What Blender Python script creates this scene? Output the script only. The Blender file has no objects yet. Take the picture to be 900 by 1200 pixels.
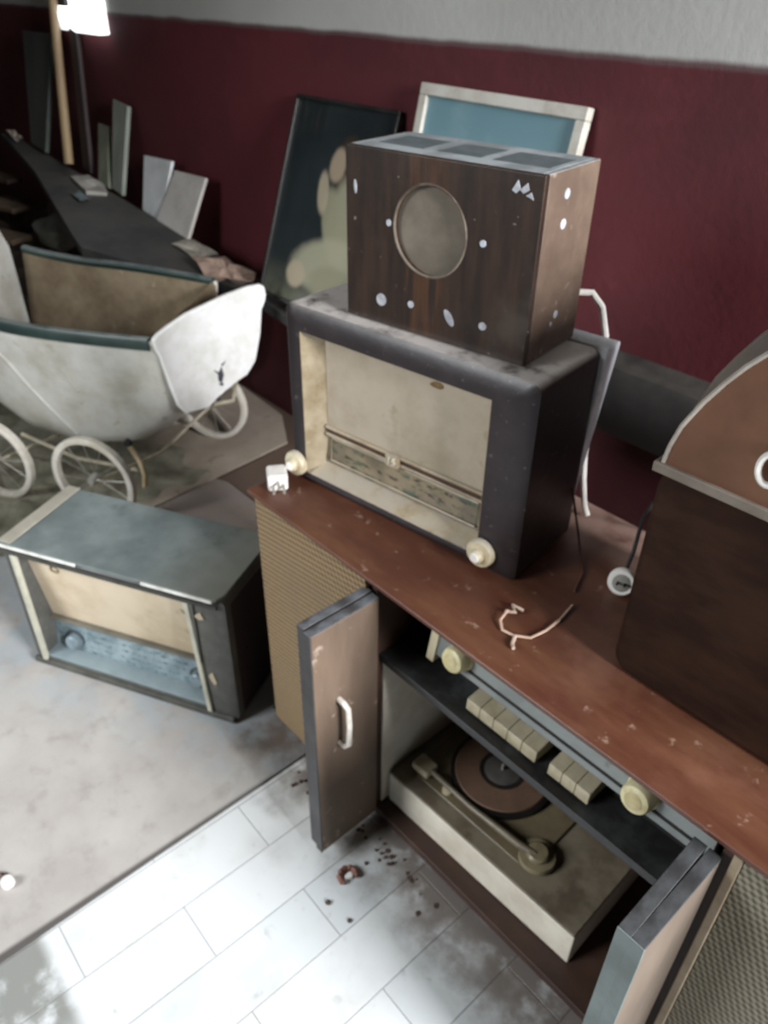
import bpy, bmesh, math, random
from mathutils import Vector, Matrix
R = math.radians
random.seed(4)
COL = bpy.context.scene.collection

# ------------------------------------------------------------------ materials
def lin(h):
    h = h.lstrip('#')
    out = []
    for i in (0, 2, 4):
        v = int(h[i:i+2], 16) / 255
        out.append(v/12.92 if v <= .04045 else ((v+.055)/1.055)**2.4)
    return (*out, 1)

class N:
    def __init__(s, name):
        s.m = bpy.data.materials.new(name); s.m.use_nodes = True
        s.t = s.m.node_tree; s.n = s.t.nodes; s.l = s.t.links
        s.b = s.n['Principled BSDF']
        s.co = s.n.new('ShaderNodeTexCoord').outputs['Object']
    def noise(s, scale, detail=4, rough=.6, stretch=None):
        n = s.n.new('ShaderNodeTexNoise'); n.inputs['Scale'].default_value = scale
        n.inputs['Detail'].default_value = detail; n.inputs['Roughness'].default_value = rough
        co = s.co
        if stretch:
            mp = s.n.new('ShaderNodeMapping'); mp.inputs['Scale'].default_value = stretch
            s.l.new(co, mp.inputs['Vector']); co = mp.outputs[0]
        s.l.new(co, n.inputs['Vector']); return n.outputs['Fac']
    def ramp(s, f, a, b):
        r = s.n.new('ShaderNodeMapRange'); r.interpolation_type = 'SMOOTHSTEP'
        s.l.new(f, r.inputs['Value']); r.inputs['From Min'].default_value = a; r.inputs['From Max'].default_value = b
        return r.outputs[0]
    def math(s, op, a, b):
        n = s.n.new('ShaderNodeMath'); n.operation = op; n.use_clamp = False
        for i, v in enumerate((a, b)):
            if isinstance(v, (int, float)): n.inputs[i].default_value = v
            else: s.l.new(v, n.inputs[i])
        return n.outputs[0]
    def mix(s, f, a, b):
        n = s.n.new('ShaderNodeMix'); n.data_type = 'RGBA'
        if isinstance(f, (int, float)): n.inputs[0].default_value = f
        else: s.l.new(f, n.inputs[0])
        for i, v in ((6, a), (7, b)):
            if isinstance(v, str): v = lin(v)
            if isinstance(v, tuple): n.inputs[i].default_value = v
            else: s.l.new(v, n.inputs[i])
        return n.outputs[2]
    def xyz(s, world=False):
        sp = s.n.new('ShaderNodeSeparateXYZ')
        s.l.new(s.n.new('ShaderNodeNewGeometry').outputs['Position'] if world else s.co, sp.inputs[0]); return sp.outputs
    def up(s):
        sp = s.n.new('ShaderNodeSeparateXYZ'); s.l.new(s.n.new('ShaderNodeNewGeometry').outputs['Normal'], sp.inputs[0]); return sp.outputs[2]
    def done(s, col, rough=.6, bump=None, dist=.002, strength=.5, metal=0):
        s.l.new(col, s.b.inputs['Base Color']); s.b.inputs['Roughness'].default_value = rough
        s.b.inputs['Metallic'].default_value = metal
        if bump is not None:
            b = s.n.new('ShaderNodeBump'); b.inputs['Distance'].default_value = dist; b.inputs['Strength'].default_value = strength
            s.l.new(bump, b.inputs['Height']); s.l.new(b.outputs[0], s.b.inputs['Normal'])
        return s.m

def M(name, c1, c2=None, scale=8, lo=.35, hi=.7, rough=.6, dust=None, dust_lo=.35, dust_hi=.6, dscale=14, bump=.0015, stretch=None, metal=0, spots=None, spot_scale=60, spec=.5):
    s = N(name); c2 = c2 or c1
    s.b.inputs['Specular IOR Level'].default_value = spec
    f = s.noise(scale, 5, .65, stretch)
    col = s.mix(s.ramp(f, lo, hi), c1, c2)
    if spots:
        col = s.mix(s.math('MULTIPLY', s.ramp(s.noise(spot_scale, 3, .6), .64, .72), .55), col, spots)
    if dust:
        d = s.math('MULTIPLY', s.ramp(s.up(), .3, .95), s.ramp(s.noise(dscale, 5, .65), dust_lo, dust_hi))
        col = s.mix(d, col, dust)
    return s.done(col, rough, s.noise(scale*6, 4, .6), bump, .4, metal)

def woven(name, c1, c2, pitch, rough=.9):
    s = N(name); x, y, z = s.xyz()
    k = 2*math.pi/pitch
    a = s.math('SINE', s.math('MULTIPLY', s.math('ADD', x, s.math('MULTIPLY', z, .45)), k), 0)
    b = s.math('SINE', s.math('MULTIPLY', s.math('SUBTRACT', z, s.math('MULTIPLY', x, .15)), k*1.0), 0)
    f = s.ramp(s.math('ADD', s.math('ADD', a, b), s.math('MULTIPLY', s.noise(90, 2), 1.2)), -1.2, 2.2)
    col = s.mix(f, c1, c2)
    col = s.mix(s.math('MULTIPLY', s.ramp(s.noise(5, 3), .45, .75), .35), col, '6b6152')
    return s.done(col, rough, f, .002, .6)

def emis(name, c, st):
    s = N(name); s.b.inputs['Base Color'].default_value = lin(c)
    s.b.inputs['Emission Color'].default_value = lin(c); s.b.inputs['Emission Strength'].default_value = st
    return s.m

# ------------------------------------------------------------------ mesh building
class MB:
    def __init__(s): s.bm = bmesh.new()
    def box(s, x0, y0, z0, x1, y1, z1):
        v = [s.bm.verts.new((x, y, z)) for x in (x0, x1) for y in (y0, y1) for z in (z0, z1)]
        for f in ((0,1,3,2),(4,6,7,5),(0,4,5,1),(2,3,7,6),(0,2,6,4),(1,5,7,3)): s.bm.faces.new([v[i] for i in f])
        return s
    def prism(s, poly, f, d0, d1):           # poly: 2D points, f(p, d) -> 3D
        a = [s.bm.verts.new(f(p, d0)) for p in poly]; b = [s.bm.verts.new(f(p, d1)) for p in poly]
        s.bm.faces.new(a); s.bm.faces.new(b[::-1])
        for i in range(len(a)): s.bm.faces.new((a[i-1], a[i], b[i], b[i-1]))
        return s
    def hexa(s, P):                          # 8 points ordered like box
        v = [s.bm.verts.new(p) for p in P]
        for f in ((0,1,3,2),(4,6,7,5),(0,4,5,1),(2,3,7,6),(0,2,6,4),(1,5,7,3)): s.bm.faces.new([v[i] for i in f])
        return s
    def tube(s, pts, r, n=8, closed=False):
        pts = [Vector(p) for p in pts]; rings = []; m = len(pts); up = None
        for i, p in enumerate(pts):
            if closed: t = pts[(i+1) % m]-pts[i-1]
            else: t = pts[min(i+1, m-1)]-pts[max(i-1, 0)]
            t.normalize()
            if up is None: up = Vector((0,0,1)) if abs(t.z) < .9 else Vector((1,0,0))
            a = t.cross(up).normalized(); up = a.cross(t).normalized()
            rr = r[i] if isinstance(r, (list, tuple)) else r
            rings.append([s.bm.verts.new(p+(a*math.cos(2*math.pi*k/n)+up*math.sin(2*math.pi*k/n))*rr) for k in range(n)])
        for i in range(m if closed else m-1):
            A, B = rings[i], rings[(i+1) % m]
            for k in range(n): s.bm.faces.new((A[k-1], A[k], B[k], B[k-1]))
        if not closed: s.bm.faces.new(rings[0]); s.bm.faces.new(rings[-1][::-1])
        return s
    def lathe(s, prof, c, axis=(0,0,1), n=32):   # prof (r, h) along axis
        ax = Vector(axis).normalized(); c = Vector(c)
        u = ax.cross(Vector((0,0,1)) if abs(ax.z) < .9 else Vector((1,0,0))).normalized(); w = ax.cross(u)
        rings = []
        for r, h in prof:
            if r < 1e-6: rings.append([s.bm.verts.new(c+ax*h)])
            else: rings.append([s.bm.verts.new(c+ax*h+(u*math.cos(2*math.pi*k/n)+w*math.sin(2*math.pi*k/n))*r) for k in range(n)])
        for A, B in zip(rings, rings[1:]):
            for k in range(n):
                q = [A[k-1] if len(A) > 1 else A[0], A[k] if len(A) > 1 else None, B[k] if len(B) > 1 else None, B[k-1] if len(B) > 1 else B[0]]
                q = [v for v in q if v is not None]
                if len(q) >= 3: s.bm.faces.new(q)
        for e in (rings[0], rings[-1]):
            if len(e) > 1: s.bm.faces.new(e)
        return s
    def grid(s, nu, nv, f):
        v = [[s.bm.verts.new(f(i/(nu-1), j/(nv-1))) for j in range(nv)] for i in range(nu)]
        for i in range(nu-1):
            for j in range(nv-1): s.bm.faces.new((v[i][j], v[i+1][j], v[i+1][j+1], v[i][j+1]))
        return s
    def flake(s, c, r, n=7, h=.004):
        ps = []
        for k in range(n):
            a = 2*math.pi*k/n; q = r*random.uniform(.5, 1.1); ps.append((math.cos(a)*q, math.sin(a)*q))
        return s.prism(ps, lambda p, d: (c[0]+p[0], c[1]+p[1], c[2]+d), 0, h)

def obj(name, mb, mat, parent=None, bevel=0, seg=2, smooth=True, solid=0, sub=0):
    me = bpy.data.meshes.new(name); bmesh.ops.recalc_face_normals(mb.bm, faces=mb.bm.faces); mb.bm.to_mesh(me); mb.bm.free()
    o = bpy.data.objects.new(name, me); COL.objects.link(o); me.materials.append(mat)
    if parent: o.parent = parent
    if smooth:
        for p in me.polygons: p.use_smooth = True
        me.set_sharp_from_angle(angle=R(38))
    if solid:
        m = o.modifiers.new('s', 'SOLIDIFY'); m.thickness = solid; m.offset = 0
    if sub:
        m = o.modifiers.new('u', 'SUBSURF'); m.levels = m.render_levels = sub
    if bevel:
        m = o.modifiers.new('b', 'BEVEL'); m.width = bevel; m.segments = seg; m.limit_method = 'ANGLE'; m.angle_limit = R(40); m.harden_normals = True
    return o

def tag(o, label=None, cat=None, group=None, kind=None):
    if label: o['label'] = label
    if cat: o['category'] = cat
    if group: o['group'] = group
    if kind: o['kind'] = kind
    return o
def empty(name, loc, rz, label, cat, group=None):
    o = bpy.data.objects.new(name, None); COL.objects.link(o); o.location = loc; o.rotation_euler = (0, 0, R(rz)); o.empty_display_size = .05
    return tag(o, label, cat, group)
def arc(cx, cy, r, a0, a1, n):
    return [(cx+r*math.cos(R(a0+(a1-a0)*i/n)), cy+r*math.sin(R(a0+(a1-a0)*i/n))) for i in range(n+1)]
def rrect(x0, y0, x1, y1, r, n=5):
    return arc(x1-r, y1-r, r, 0, 90, n)+arc(x0+r, y1-r, r, 90, 180, n)+arc(x0+r, y0+r, r, 180, 270, n)+arc(x1-r, y0+r, r, 270, 360, n)
XZ = lambda p, d: (p[0], d, p[1])
XY = lambda p, d: (p[0], p[1], d)

# shared materials
m_cream = M('aged_cream_plastic', 'c9bfa2', 'a79b7c', 20, rough=.45, spots='7a6c50')
m_white = M('chipped_white_paint', 'dcdcd8', 'bdbcb4', 12, rough=.5, spots='8f8b80')
m_dark = M('dark_void', '141213', '1d1a19', 6, rough=.8)
m_white_plastic = M('white_plastic', 'e6e2dc', 'cfcac2', 18, rough=.4)
m_metal = M('dull_metal', 'b9b6ae', '8a867e', 30, rough=.4, metal=.5)

# ------------------------------------------------------------------ room
def wall_mat():
    s = N('painted_wall'); x, y, z = s.xyz(True)
    red = s.mix(s.ramp(s.noise(1.6, 5), .35, .7), '5a1c23', '47151b')
    red = s.mix(s.math('MULTIPLY', s.ramp(s.noise(14, 5), .5, .8), .35), red, '66292f')
    zz = s.math('ADD', z, s.math('MULTIPLY', s.math('SUBTRACT', s.noise(7, 3), .5), .012))
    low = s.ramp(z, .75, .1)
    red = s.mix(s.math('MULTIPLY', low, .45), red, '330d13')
    wht = s.mix(s.ramp(s.noise(1.2, 4), .3, .7), 'bbbbb7', 'a9a9a4')
    wht = s.mix(s.ramp(zz, 1.386, 1.372), wht, '5e4648')
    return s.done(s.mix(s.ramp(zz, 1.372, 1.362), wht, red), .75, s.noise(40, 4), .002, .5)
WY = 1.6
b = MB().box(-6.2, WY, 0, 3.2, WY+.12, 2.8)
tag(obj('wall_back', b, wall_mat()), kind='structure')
m_wl = M('dim_plaster', '2e2422', '1d1616', 2)
m_plain = M('plain_plaster', '8d8c88', '7e7d79', 2)
tag(obj('wall_left', MB().box(-6.32, -3.2, 0, -6.2, WY+.12, 2.8), m_wl), kind='structure')
tag(obj('wall_right', MB().box(3.2, -3.2, 0, 3.32, WY+.12, 2.8), m_plain), kind='structure')
tag(obj('wall_front', MB().box(-6.32, -3.32, 0, 3.32, -3.2, 2.8), m_plain), kind='structure')
tag(obj('ceiling', MB().box(-6.32, -3.32, 2.8, 3.32, WY+.12, 2.9), m_plain), kind='structure')

def floor_mat():
    s = N('white_plank_tiles'); x, y, z = s.xyz(True)
    mp = s.n.new('ShaderNodeCombineXYZ')
    s.l.new(s.math('ADD', y, .16), mp.inputs[0]); s.l.new(s.math('ADD', x, .97), mp.inputs[1])
    br = s.n.new('ShaderNodeTexBrick'); s.l.new(mp.outputs[0], br.inputs['Vector'])
    br.inputs['Scale'].default_value = 1; br.inputs['Brick Width'].default_value = .40; br.inputs['Row Height'].default_value = .122
    br.inputs['Mortar Size'].default_value = .0016; br.inputs['Mortar Smooth'].default_value = .6; br.offset = .5
    for k, c in (('Color1', 'd5d8d8'), ('Color2', 'cacfd0'), ('Mortar', '9a9c9c')): br.inputs[k].default_value = lin(c)
    col = s.mix(s.math('MULTIPLY', s.ramp(s.noise(5, 5), .45, .8), .6), br.outputs['Color'], 'a9a7a2')
    col = s.mix(s.math('MULTIPLY', s.ramp(s.noise(28, 5), .6, .75), .4), col, '8f8c86')
    # dirt collected along the foot of the console
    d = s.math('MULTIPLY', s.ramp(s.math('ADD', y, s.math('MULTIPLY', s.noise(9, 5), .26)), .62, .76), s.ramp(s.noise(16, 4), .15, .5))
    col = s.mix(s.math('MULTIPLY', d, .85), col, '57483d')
    # grey worn area towards the front left
    g = s.math('MULTIPLY', s.ramp(y, .02, -.01), s.ramp(x, -.70, -.82))
    col = s.mix(s.math('MULTIPLY', g, s.ramp(s.noise(12, 5), .3, .55)), col, '83847f')
    # the far end of the room is bare and dirty
    col = s.mix(s.ramp(x, -1.1, -1.14), col, '5f5046')
    return s.done(col, .42, br.outputs['Fac'], -.0015, .6)
tag(obj('floor', MB().box(-6.32, -3.32, -.1, 3.32, WY+.12, 0), floor_mat(), smooth=False), kind='structure')

# dark rounded rail along the wall behind the radios
pr = [(1.6, .57), (1.53, .58), (1.505, .615), (1.497, .67), (1.505, .72), (1.53, .75), (1.6, .765)]
tag(obj('trim_1', MB().prism(pr, lambda p, d: (d, p[0], p[1]), -2.05, 2.4), M('dark_grey_rail', '232120', '2f2d2b', 7, dust='3f3c38', dust_lo=.3, dust_hi=.7)), kind='structure')

# overexposed little window at the far end
w = empty('window_1', (-3.82, WY, 1.318), 0, None, None); w['kind'] = 'structure'
obj('window_frame', MB().box(-.235, -.02, -.02, .235, 0, .0).box(-.235, -.02, 0, -.215, 0, .8).box(.215, -.02, 0, .235, 0, .8).box(-.235,-.02,.8,.235,0,.82), emis('glowing_white_frame', 'f4f6f8', 1.1), w, .004)  # frame glows by emission in place of daylight falling on it
obj('window_sill', MB().prism([(-.2, .055), (.2, .0), (.235, -.008), (.235, -.02), (.0, -.02), (-.2, .03)], lambda p, d: (p[0], d, p[1]), -.05, -.02), emis('glowing_sill', 'f2f5fa', 1.6), w, .003)  # sill emits too, its bright light is put into the material
obj('pane', MB().box(-.215, -.012, 0, .215, -.002, .8), emis('daylight_glass', 'f4f8ff', 2.6), w)
obj('window_bar', MB().box(-.19, -.03, .07, -.11, -.012, .8), m_dark, w)

# ------------------------------------------------------------------ console (radiogram)
CR = 1.0
con = empty('radiogram_console', (-1.13, .64, 0), CR, 'long low reddish wooden radiogram cabinet with open doors and woven speaker panels', 'radiogram')
L, D, H = 1.46, .475, .67
s = N('red_brown_veneer'); x, y, z = s.xyz()
col = s.mix(s.ramp(s.noise(3.5, 5, .65, (1, 4, 1)), .35, .7), '4a281c', '5e3c2a')
col = s.mix(s.math('MULTIPLY', s.ramp(s.noise(5, 5), .5, .8), .5), col, '7d5a48')
bk = s.math('MULTIPLY', s.ramp(s.math('ADD', y, s.math('MULTIPLY', s.noise(8, 4), .1)), .36, .44), s.ramp(s.noise(10, 4), .2, .5))
col = s.mix(s.math('MULTIPLY', bk, .8), col, '9a8074')
col = s.mix(s.math('MULTIPLY', s.ramp(s.noise(34, 3), .64, .74), .5), col, '9a8373')
m_top = s.done(col, .42, s.noise(30), .0008, .4)
m_side = M('brown_veneer', '5d4434', '765944', 5, stretch=(1, 1, .25), rough=.5, spots='8d7a68', spot_scale=40)
m_inner = M('dark_brown_interior', '35231c', '4a3327', 6, rough=.6)
m_edge = M('worn_dark_edge', '2c2a2b', '3b393a', 12, rough=.55, dust='5c5f62')
obj('top_panel', MB().box(-.005, -.004, H-.0105, L, D, H), m_top, con, .004)
obj('back_panel', MB().box(.0, D-.012, .02, L-.005, D-.002, H-.011), m_inner, con)
obj('base_panel', MB().box(0, .012, .008, L-.005, D-.013, .028), m_inner, con, .002)
obj('plinth', MB().box(.012, .02, 0, L-.02, .035, .0075).box(.012, D-.05, 0, L-.02, D-.035, .0075), m_inner, con)
obj('side_panel', MB().box(0, .012, .029, .016, D-.013, H-.011), m_side, con, .002)
obj('side_panel', MB().box(L-.021, .012, .029, L-.005, D-.013, H-.011), m_side, con, .002)
dl = obj('divider', MB().box(.352, .014, .029, .366, D-.013, H-.011), m_inner, con)
obj('divider', MB().box(1.004, .014, .029, 1.018, D-.013, H-.011), m_inner, con)
obj('inner_lining', MB().box(.3665, .03, .03, .3705, D-.014, .463), M('pale_lining', 'dcd5c6', 'c6bdac', 8), dl)
obj('shelf', MB().box(.3675, .02, .464, 1.003, D-.013, .481), M('dark_shelf', '1b1a1a', '262626', 10, rough=.5, dust='393b3b', dust_lo=.4, dust_hi=.7), con, .002)
g = obj('speaker_grille', MB().box(.017, .0, .02, .351, .011, H-.011), woven('brown_speaker_cloth', '55422e', '97805f', .0125), con, .002)
m_border = M('cream_grille_border', '9a8b74', '82735c', 14)
g = obj('speaker_grille', MB().box(1.031, .0, .02, L-.012, .011, H-.011), woven('beige_speaker_cloth', '4f4c40', '8b8573', .0105), con, .002)
obj('grille_border', MB().box(1.019, -.003, .01, 1.031, .011, H-.011), m_border, g, .002)
# bi-fold doors, folded open
m_door = M('worn_door_veneer', '54463b', '6a594b', 4, stretch=(1, 2, .4), rough=.5, spots='a39284', spot_scale=25)
m_door_r = M('pale_worn_veneer', '5f544a', '71655a', 4, stretch=(1, 2, .4), rough=.5, spots='6a5c50', spot_scale=25)
m_dooredge = M('grey_door_edge', '59625f', '6f7876', 10, rough=.6)
def door(x0, y0, y1, ang, right):
    o = empty('door', (x0, .008, .035), 0, None, None); o.parent = con; o.rotation_euler = (0, 0, R(ang))
    t = .017
    obj('leaf_panel', MB().box(0, y0, 0, t, y1, .60), m_door, o, .0025)
    obj('leaf_edge', MB().box(-.0006, y0-.003, 0, t+.0006, y0, .602).box(-.0006, y0-.003, .60, t+.0006, y1, .6025), m_edge if not right else m_dooredge, o, .001)
    return o
d1 = door(.366, -.150, -.004, 0, False)
h = obj('handle', MB().tube([(.018, -.098, .42), (.032, -.098, .42), (.040, -.095, .41), (.042, -.094, .365), (.040, -.095, .315), (.032, -.098, .305), (.018, -.098, .305)], .0055, 10), M('white_metal_handle', 'd9d5cc', 'b5afa4', 20, rough=.35), d1)
door(.344, -.146, -.002, 0, False)
m_edge_r = m_dooredge
m_blackedge = M('black_door_top', '1f1f20', '2b2b2c', 12, rough=.6, dust='3f4142')
def door_r(x0, ang, y0=-.178):
    o = empty('door', (x0, .004, .035), ang, None, None); o.parent = con
    obj('leaf_panel', MB().box(0, y0, 0, .017, -.002, .60), m_door_r, o, .0025)
    obj('leaf_edge', MB().box(-.0006, y0-.003, 0, .0176, y0, .602), m_dooredge, o, .001)
    obj('leaf_top', MB().box(-.0004, y0-.002, .6003, .0174, -.002, .6025), m_blackedge, o, .001)
    return o
door_r(.972, 0, -.165); door_r(.992, -1, -.165)
# tuner panel
def leaned(x0, x1, z0, z1, off=0, th=.02):
    f = lambda z: .062+(z-.518)*.2-off
    return [(x, f(z)+t, z) for x in (x0, x1) for t in (0, th) for z in (z0, z1)]
tp = obj('tuner_panel', MB().hexa(leaned(.462, .985, .526, .657)), M('dusty_grey_dial_glass', '7d827f', '696e6c', 9, rough=.35, dust='9a9d9a', spots='565854', spot_scale=30), con, .002)
obj('void_shade_board', MB().box(.462, .092, .4815, .985, .10, .525), m_dark, tp)  # dark board set in for the shaded void below the panel
obj('side_strip', MB().hexa(leaned(.450, .468, .512, .657, .005, .02)), m_cream, tp, .002)
obj('dial_line', MB().hexa(leaned(.52, .965, .540, .545, .0012, .005)), m_dark, tp)
kax = (0, -1, .2)
m_knob = M('cream_tuner_knob', 'd8cfa6', 'b5a778', 25, rough=.35)
for kx in (.522, .875):
    k = obj('knob', MB().lathe([(.0, .034), (.012, .034), (.021, .030), (.0235, .024), (.0235, .006), (.026, .004), (.026, 0)], (kx, .072, .560), kax), m_knob, tp)
    obj('knob_cap', MB().lathe([(.0, .0365), (.009, .036), (.0135, .034)], (kx, .072, .560), kax), M('tan_knob_cap', 'c6b88c', 'ab9c6e', 20, rough=.4), k)
m_key = M('cream_piano_key', 'b5ab92', '998e74', 25, rough=.4, dust='a39a84')
def keys(x0, x1, n):
    wd = (x1-x0)/n
    for i in range(n):
        a, c = x0+i*wd+.0003, x0+(i+1)*wd-.0003
        obj('push_key', MB().hexa([(a, .042, .486), (a, .044, .509), (a, .0915, .486), (a, .0915, .516), (c, .042, .486), (c, .044, .509), (c, .0915, .486), (c, .0915, .516)]), m_key, tp, .0012)
keys(.563, .712, 5); keys(.736, .812, 3)

# record player on the cabinet floor
rp = empty('record_player', (-.755, .692, .029), 2.6, 'cream boxed record player inside the cabinet below the dark shelf', 'record player')
m_deck = M('taupe_deck', '6a5f50', '594f41', 8, rough=.5, dust='7a705f')
obj('plinth_box', MB().box(0, 0, 0, .470, .33, .088), M('cream_front_board', 'd8d1c2', 'c2b9a8', 9, rough=.55, spots='8b8172'), rp, .003)
dk = obj('deck_plate', MB().box(0.001, .001, .0885, .469, .329, .095), m_deck, rp, .002)
obj('raised_plinth', MB().prism([(x+.026, y+.034) for x, y in rrect(0, 0, .315, .25, .03)], XY, .0952, .101), M('deck_rail', '71664f', '5f5443', 10, rough=.4), dk, .003)
pc = (.170, .165)
pl = obj('platter', MB().lathe([(0, .012), (.1, .012), (.108, .010), (.108, 0), (0, 0)], (*pc, .1012), n=64), M('black_platter_rim', '171412', '221d1a', 20, rough=.4), rp)
obj('platter_mat', MB().lathe([(0, .0146), (.097, .0146), (.099, .0122), (0, .0122)], (*pc, .1012), n=64), M('brown_platter_mat', '6b5140', '594334', 14, rough=.7), pl)
obj('label_ring', MB().lathe([(0, .0152), (.048, .0152), (.048, .0147), (0, .0147)], (*pc, .1012), n=48), M('black_centre', '1d1917', '2a2320', 20, rough=.5), pl)
obj('centre_disc', MB().lathe([(0, .0172), (.036, .0165), (.038, .0153), (0, .0153)], (*pc, .1012), n=48), M('grey_centre', '4a4643', '5b5651', 20, rough=.4), pl)
obj('spindle', MB().lathe([(0, .034), (.003, .033), (.0036, .017), (0, .017)], (*pc, .1012), n=16), m_metal, pl)
ta = obj('tonearm', MB().tube([(.335, .062, .118), (.30, .055, .118), (.18, .05, .116), (.07, .055, .115)], [.007, .008, .006, .007], 10), M('taupe_tonearm', '6f6553', '5c5344', 20, rough=.4), rp)
obj('pivot', MB().lathe([(0, .022), (.018, .022), (.022, .018), (.022, .012), (.034, .010), (.036, 0), (0, 0)], (.335, .068, .1012)), M('tan_pivot', '83795f', '6d634d', 20, rough=.4), ta)
obj('headshell', MB().box(.028, .036, .102, .075, .074, .122), M('cream_headshell', 'b0a48a', '978b72', 20), ta, .006)
obj('arm_rest', MB().lathe([(.012, .0), (.012, .006), (.004, .008), (.004, .014), (0, .014)], (.12, .052, .1012)), m_cream, rp)

# ------------------------------------------------------------------ big radio on the console
def radio_shell(mb, w, d, h, r, hole, recess):
    """box with rounded edges and a rectangular recess in the front (y=0) face; hole=(x0,z0,x1,z1)"""
    out = rrect(0, 0, w, h, r, 6)
    x0, z0, x1, z1 = hole
    n = len(out); bm = mb.bm
    cx, cz = (x0+x1)/2, (z0+z1)/2
    def on_hole(p):
        dx, dz = p[0]-cx, p[1]-cz; s = min((x1-x0)/2/abs(dx) if abs(dx) > 1e-9 else 9, (z1-z0)/2/abs(dz) if abs(dz) > 1e-9 else 9)
        return (cx+dx*s, cz+dz*s)
    # snap one outer vertex onto each hole corner direction
    hp = [on_hole(p) for p in out]
    for c in ((x0, z0), (x0, z1), (x1, z0), (x1, z1)):
        i = min(range(n), key=lambda i: (hp[i][0]-c[0])**2+(hp[i][1]-c[1])**2); hp[i] = c
    A = [bm.verts.new((p[0], .008, p[1])) for p in out]
    ins = [(cx+(p[0]-cx)*(1-.012/ (w/2)), cz+(p[1]-cz)*(1-.012/(h/2))) for p in out]
    F = [bm.verts.new((p[0], 0, p[1])) for p in ins]
    Hh = [bm.verts.new((p[0], .002, p[1])) for p in hp]
    I = [bm.verts.new((p[0], recess, p[1])) for p in hp]
    Bk = [bm.verts.new((p[0], d, p[1])) for p in out]
    for P, Q in ((A, F), (F, Hh), (Hh, I), (A, Bk)):
        for i in range(n): bm.faces.new((P[i-1], P[i], Q[i], Q[i-1]))
    bm.faces.new(Bk); bm.faces.new(I)
    return mb

br = empty('table_radio', (-1.118, .738, .67), 8.8, 'large dark dusty table radio with cream cloth standing on the console', 'radio')
m_bake = M('dusty_dark_bakelite', '231d1f', '30282a', 10, rough=.42, dust='c6bfb9', dust_lo=.24, dust_hi=.52, dscale=18, spots='6d6265', spot_scale=70)
W2, D2, H2 = .524, .185, .360
obj('cabinet', radio_shell(MB(), W2, D2, H2, .015, (.037, .022, .447, .315), .045), m_bake, br)
m_gold = M('gilt_cream_reveal', 'ada088', '857456', 12, rough=.4, dust='a39a8c', spots='c9bfa8', spot_scale=30)
RV = [(.037, .022), (.447, .022), (.447, .315), (.037, .315)]; RI = [(.068, .044), (.434, .044), (.434, .305), (.068, .305)]
mb = MB()
for i in range(4):
    a, c, d_, e = RV[i-1], RV[i], RI[i], RI[i-1]
    vs = [mb.bm.verts.new((p[0], y, p[1])) for p, y in ((a, .003), (c, .003), (d_, .040), (e, .040))]; mb.bm.faces.new(vs)
obj('front_bezel', mb, m_gold, br, smooth=False, solid=.002)
m_cloth = M('cream_grille_cloth', 'ab9f8e', '968974', 7, rough=.9, spots='8d7e62', spot_scale=16, bump=.001)
gc = obj('grille_cloth', MB().box(.068, .036, .126, .434, .043, .305), m_cloth, br)
obj('cloth_hole', MB().prism([(.322+.016*math.cos(a)*random.uniform(.7, 1.1), .288+.006*math.sin(a)) for a in [i*.6 for i in range(10)]], XZ, .0345, .036), M('torn_hole', '5f4a2a', '7a6238', 30), gc)
obj('trim_bar', MB().box(.068, .028, .106, .434, .043, .112).box(.068, .028, .121, .434, .043, .127), m_gold, br, .002)
obj('trim_inlay', MB().box(.068, .031, .112, .434, .043, .121), M('brown_inlay', '3d2a1d', '4d3626', 20), br)
em = obj('emblem', MB().prism(rrect(.224, .104, .254, .129, .004), XZ, .022, .030), m_gold, br, .001)
cu = bpy.data.curves.new('emblem_number', 'FONT'); cu.body = '15'; cu.size = .021; cu.extrude = .0012; cu.align_x = 'CENTER'; cu.align_y = 'CENTER'
ct = bpy.data.objects.new('tmp', cu); COL.objects.link(ct)
me = bpy.data.meshes.new_from_object(ct.evaluated_get(bpy.context.evaluated_depsgraph_get())); bpy.data.objects.remove(ct)
to = bpy.data.objects.new('emblem_number', me); COL.objects.link(to); to.parent = em; to.location = (.239, .0208, .1165); to.rotation_euler = (R(90), 0, 0)
me.materials.clear(); me.materials.append(M('pale_number', 'd9d2c0', 'bdb4a0', 20))
def dial_mat(name, base, dark, green, pale):
    s = N(name); x, y, z = s.xyz()
    col = s.mix(s.ramp(s.noise(14, 4), .35, .7), base, pale)
    row = s.math('SINE', s.math('MULTIPLY', z, 2*math.pi/.017), 0)
    marks = s.math('MULTIPLY', s.ramp(row, .1, .6), s.ramp(s.noise(40, 4, .7, (1.4, 1, 3.2)), .50, .60))
    col = s.mix(s.math('MULTIPLY', marks, .8), col, dark)
    col = s.mix(s.math('MULTIPLY', s.ramp(s.noise(24, 4, .6, (1, 1, 2)), .54, .64), .7), col, green)
    return s.done(col, .25, s.noise(30), .001, .3)
obj('dial_glass', MB().hexa([(.068, .032, .046), (.068, .038, .106), (.068, .043, .046), (.068, .043, .106), (.434, .032, .046), (.434, .038, .106), (.434, .043, .046), (.434, .043, .106)]),
    dial_mat('faded_station_dial', '6a604f', '1f1912', '3d5245', '887b64'), br)
obj('dial_frame', MB().tube([(.080, .030, .054), (.422, .030, .054), (.422, .035, .100), (.080, .035, .100)], .0015, 6, True), m_gold, br)
m_kn2 = M('yellowed_radio_knob', 'cfc4a8', 'a6987a', 25, rough=.4, dust='b8b0a0')
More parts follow.
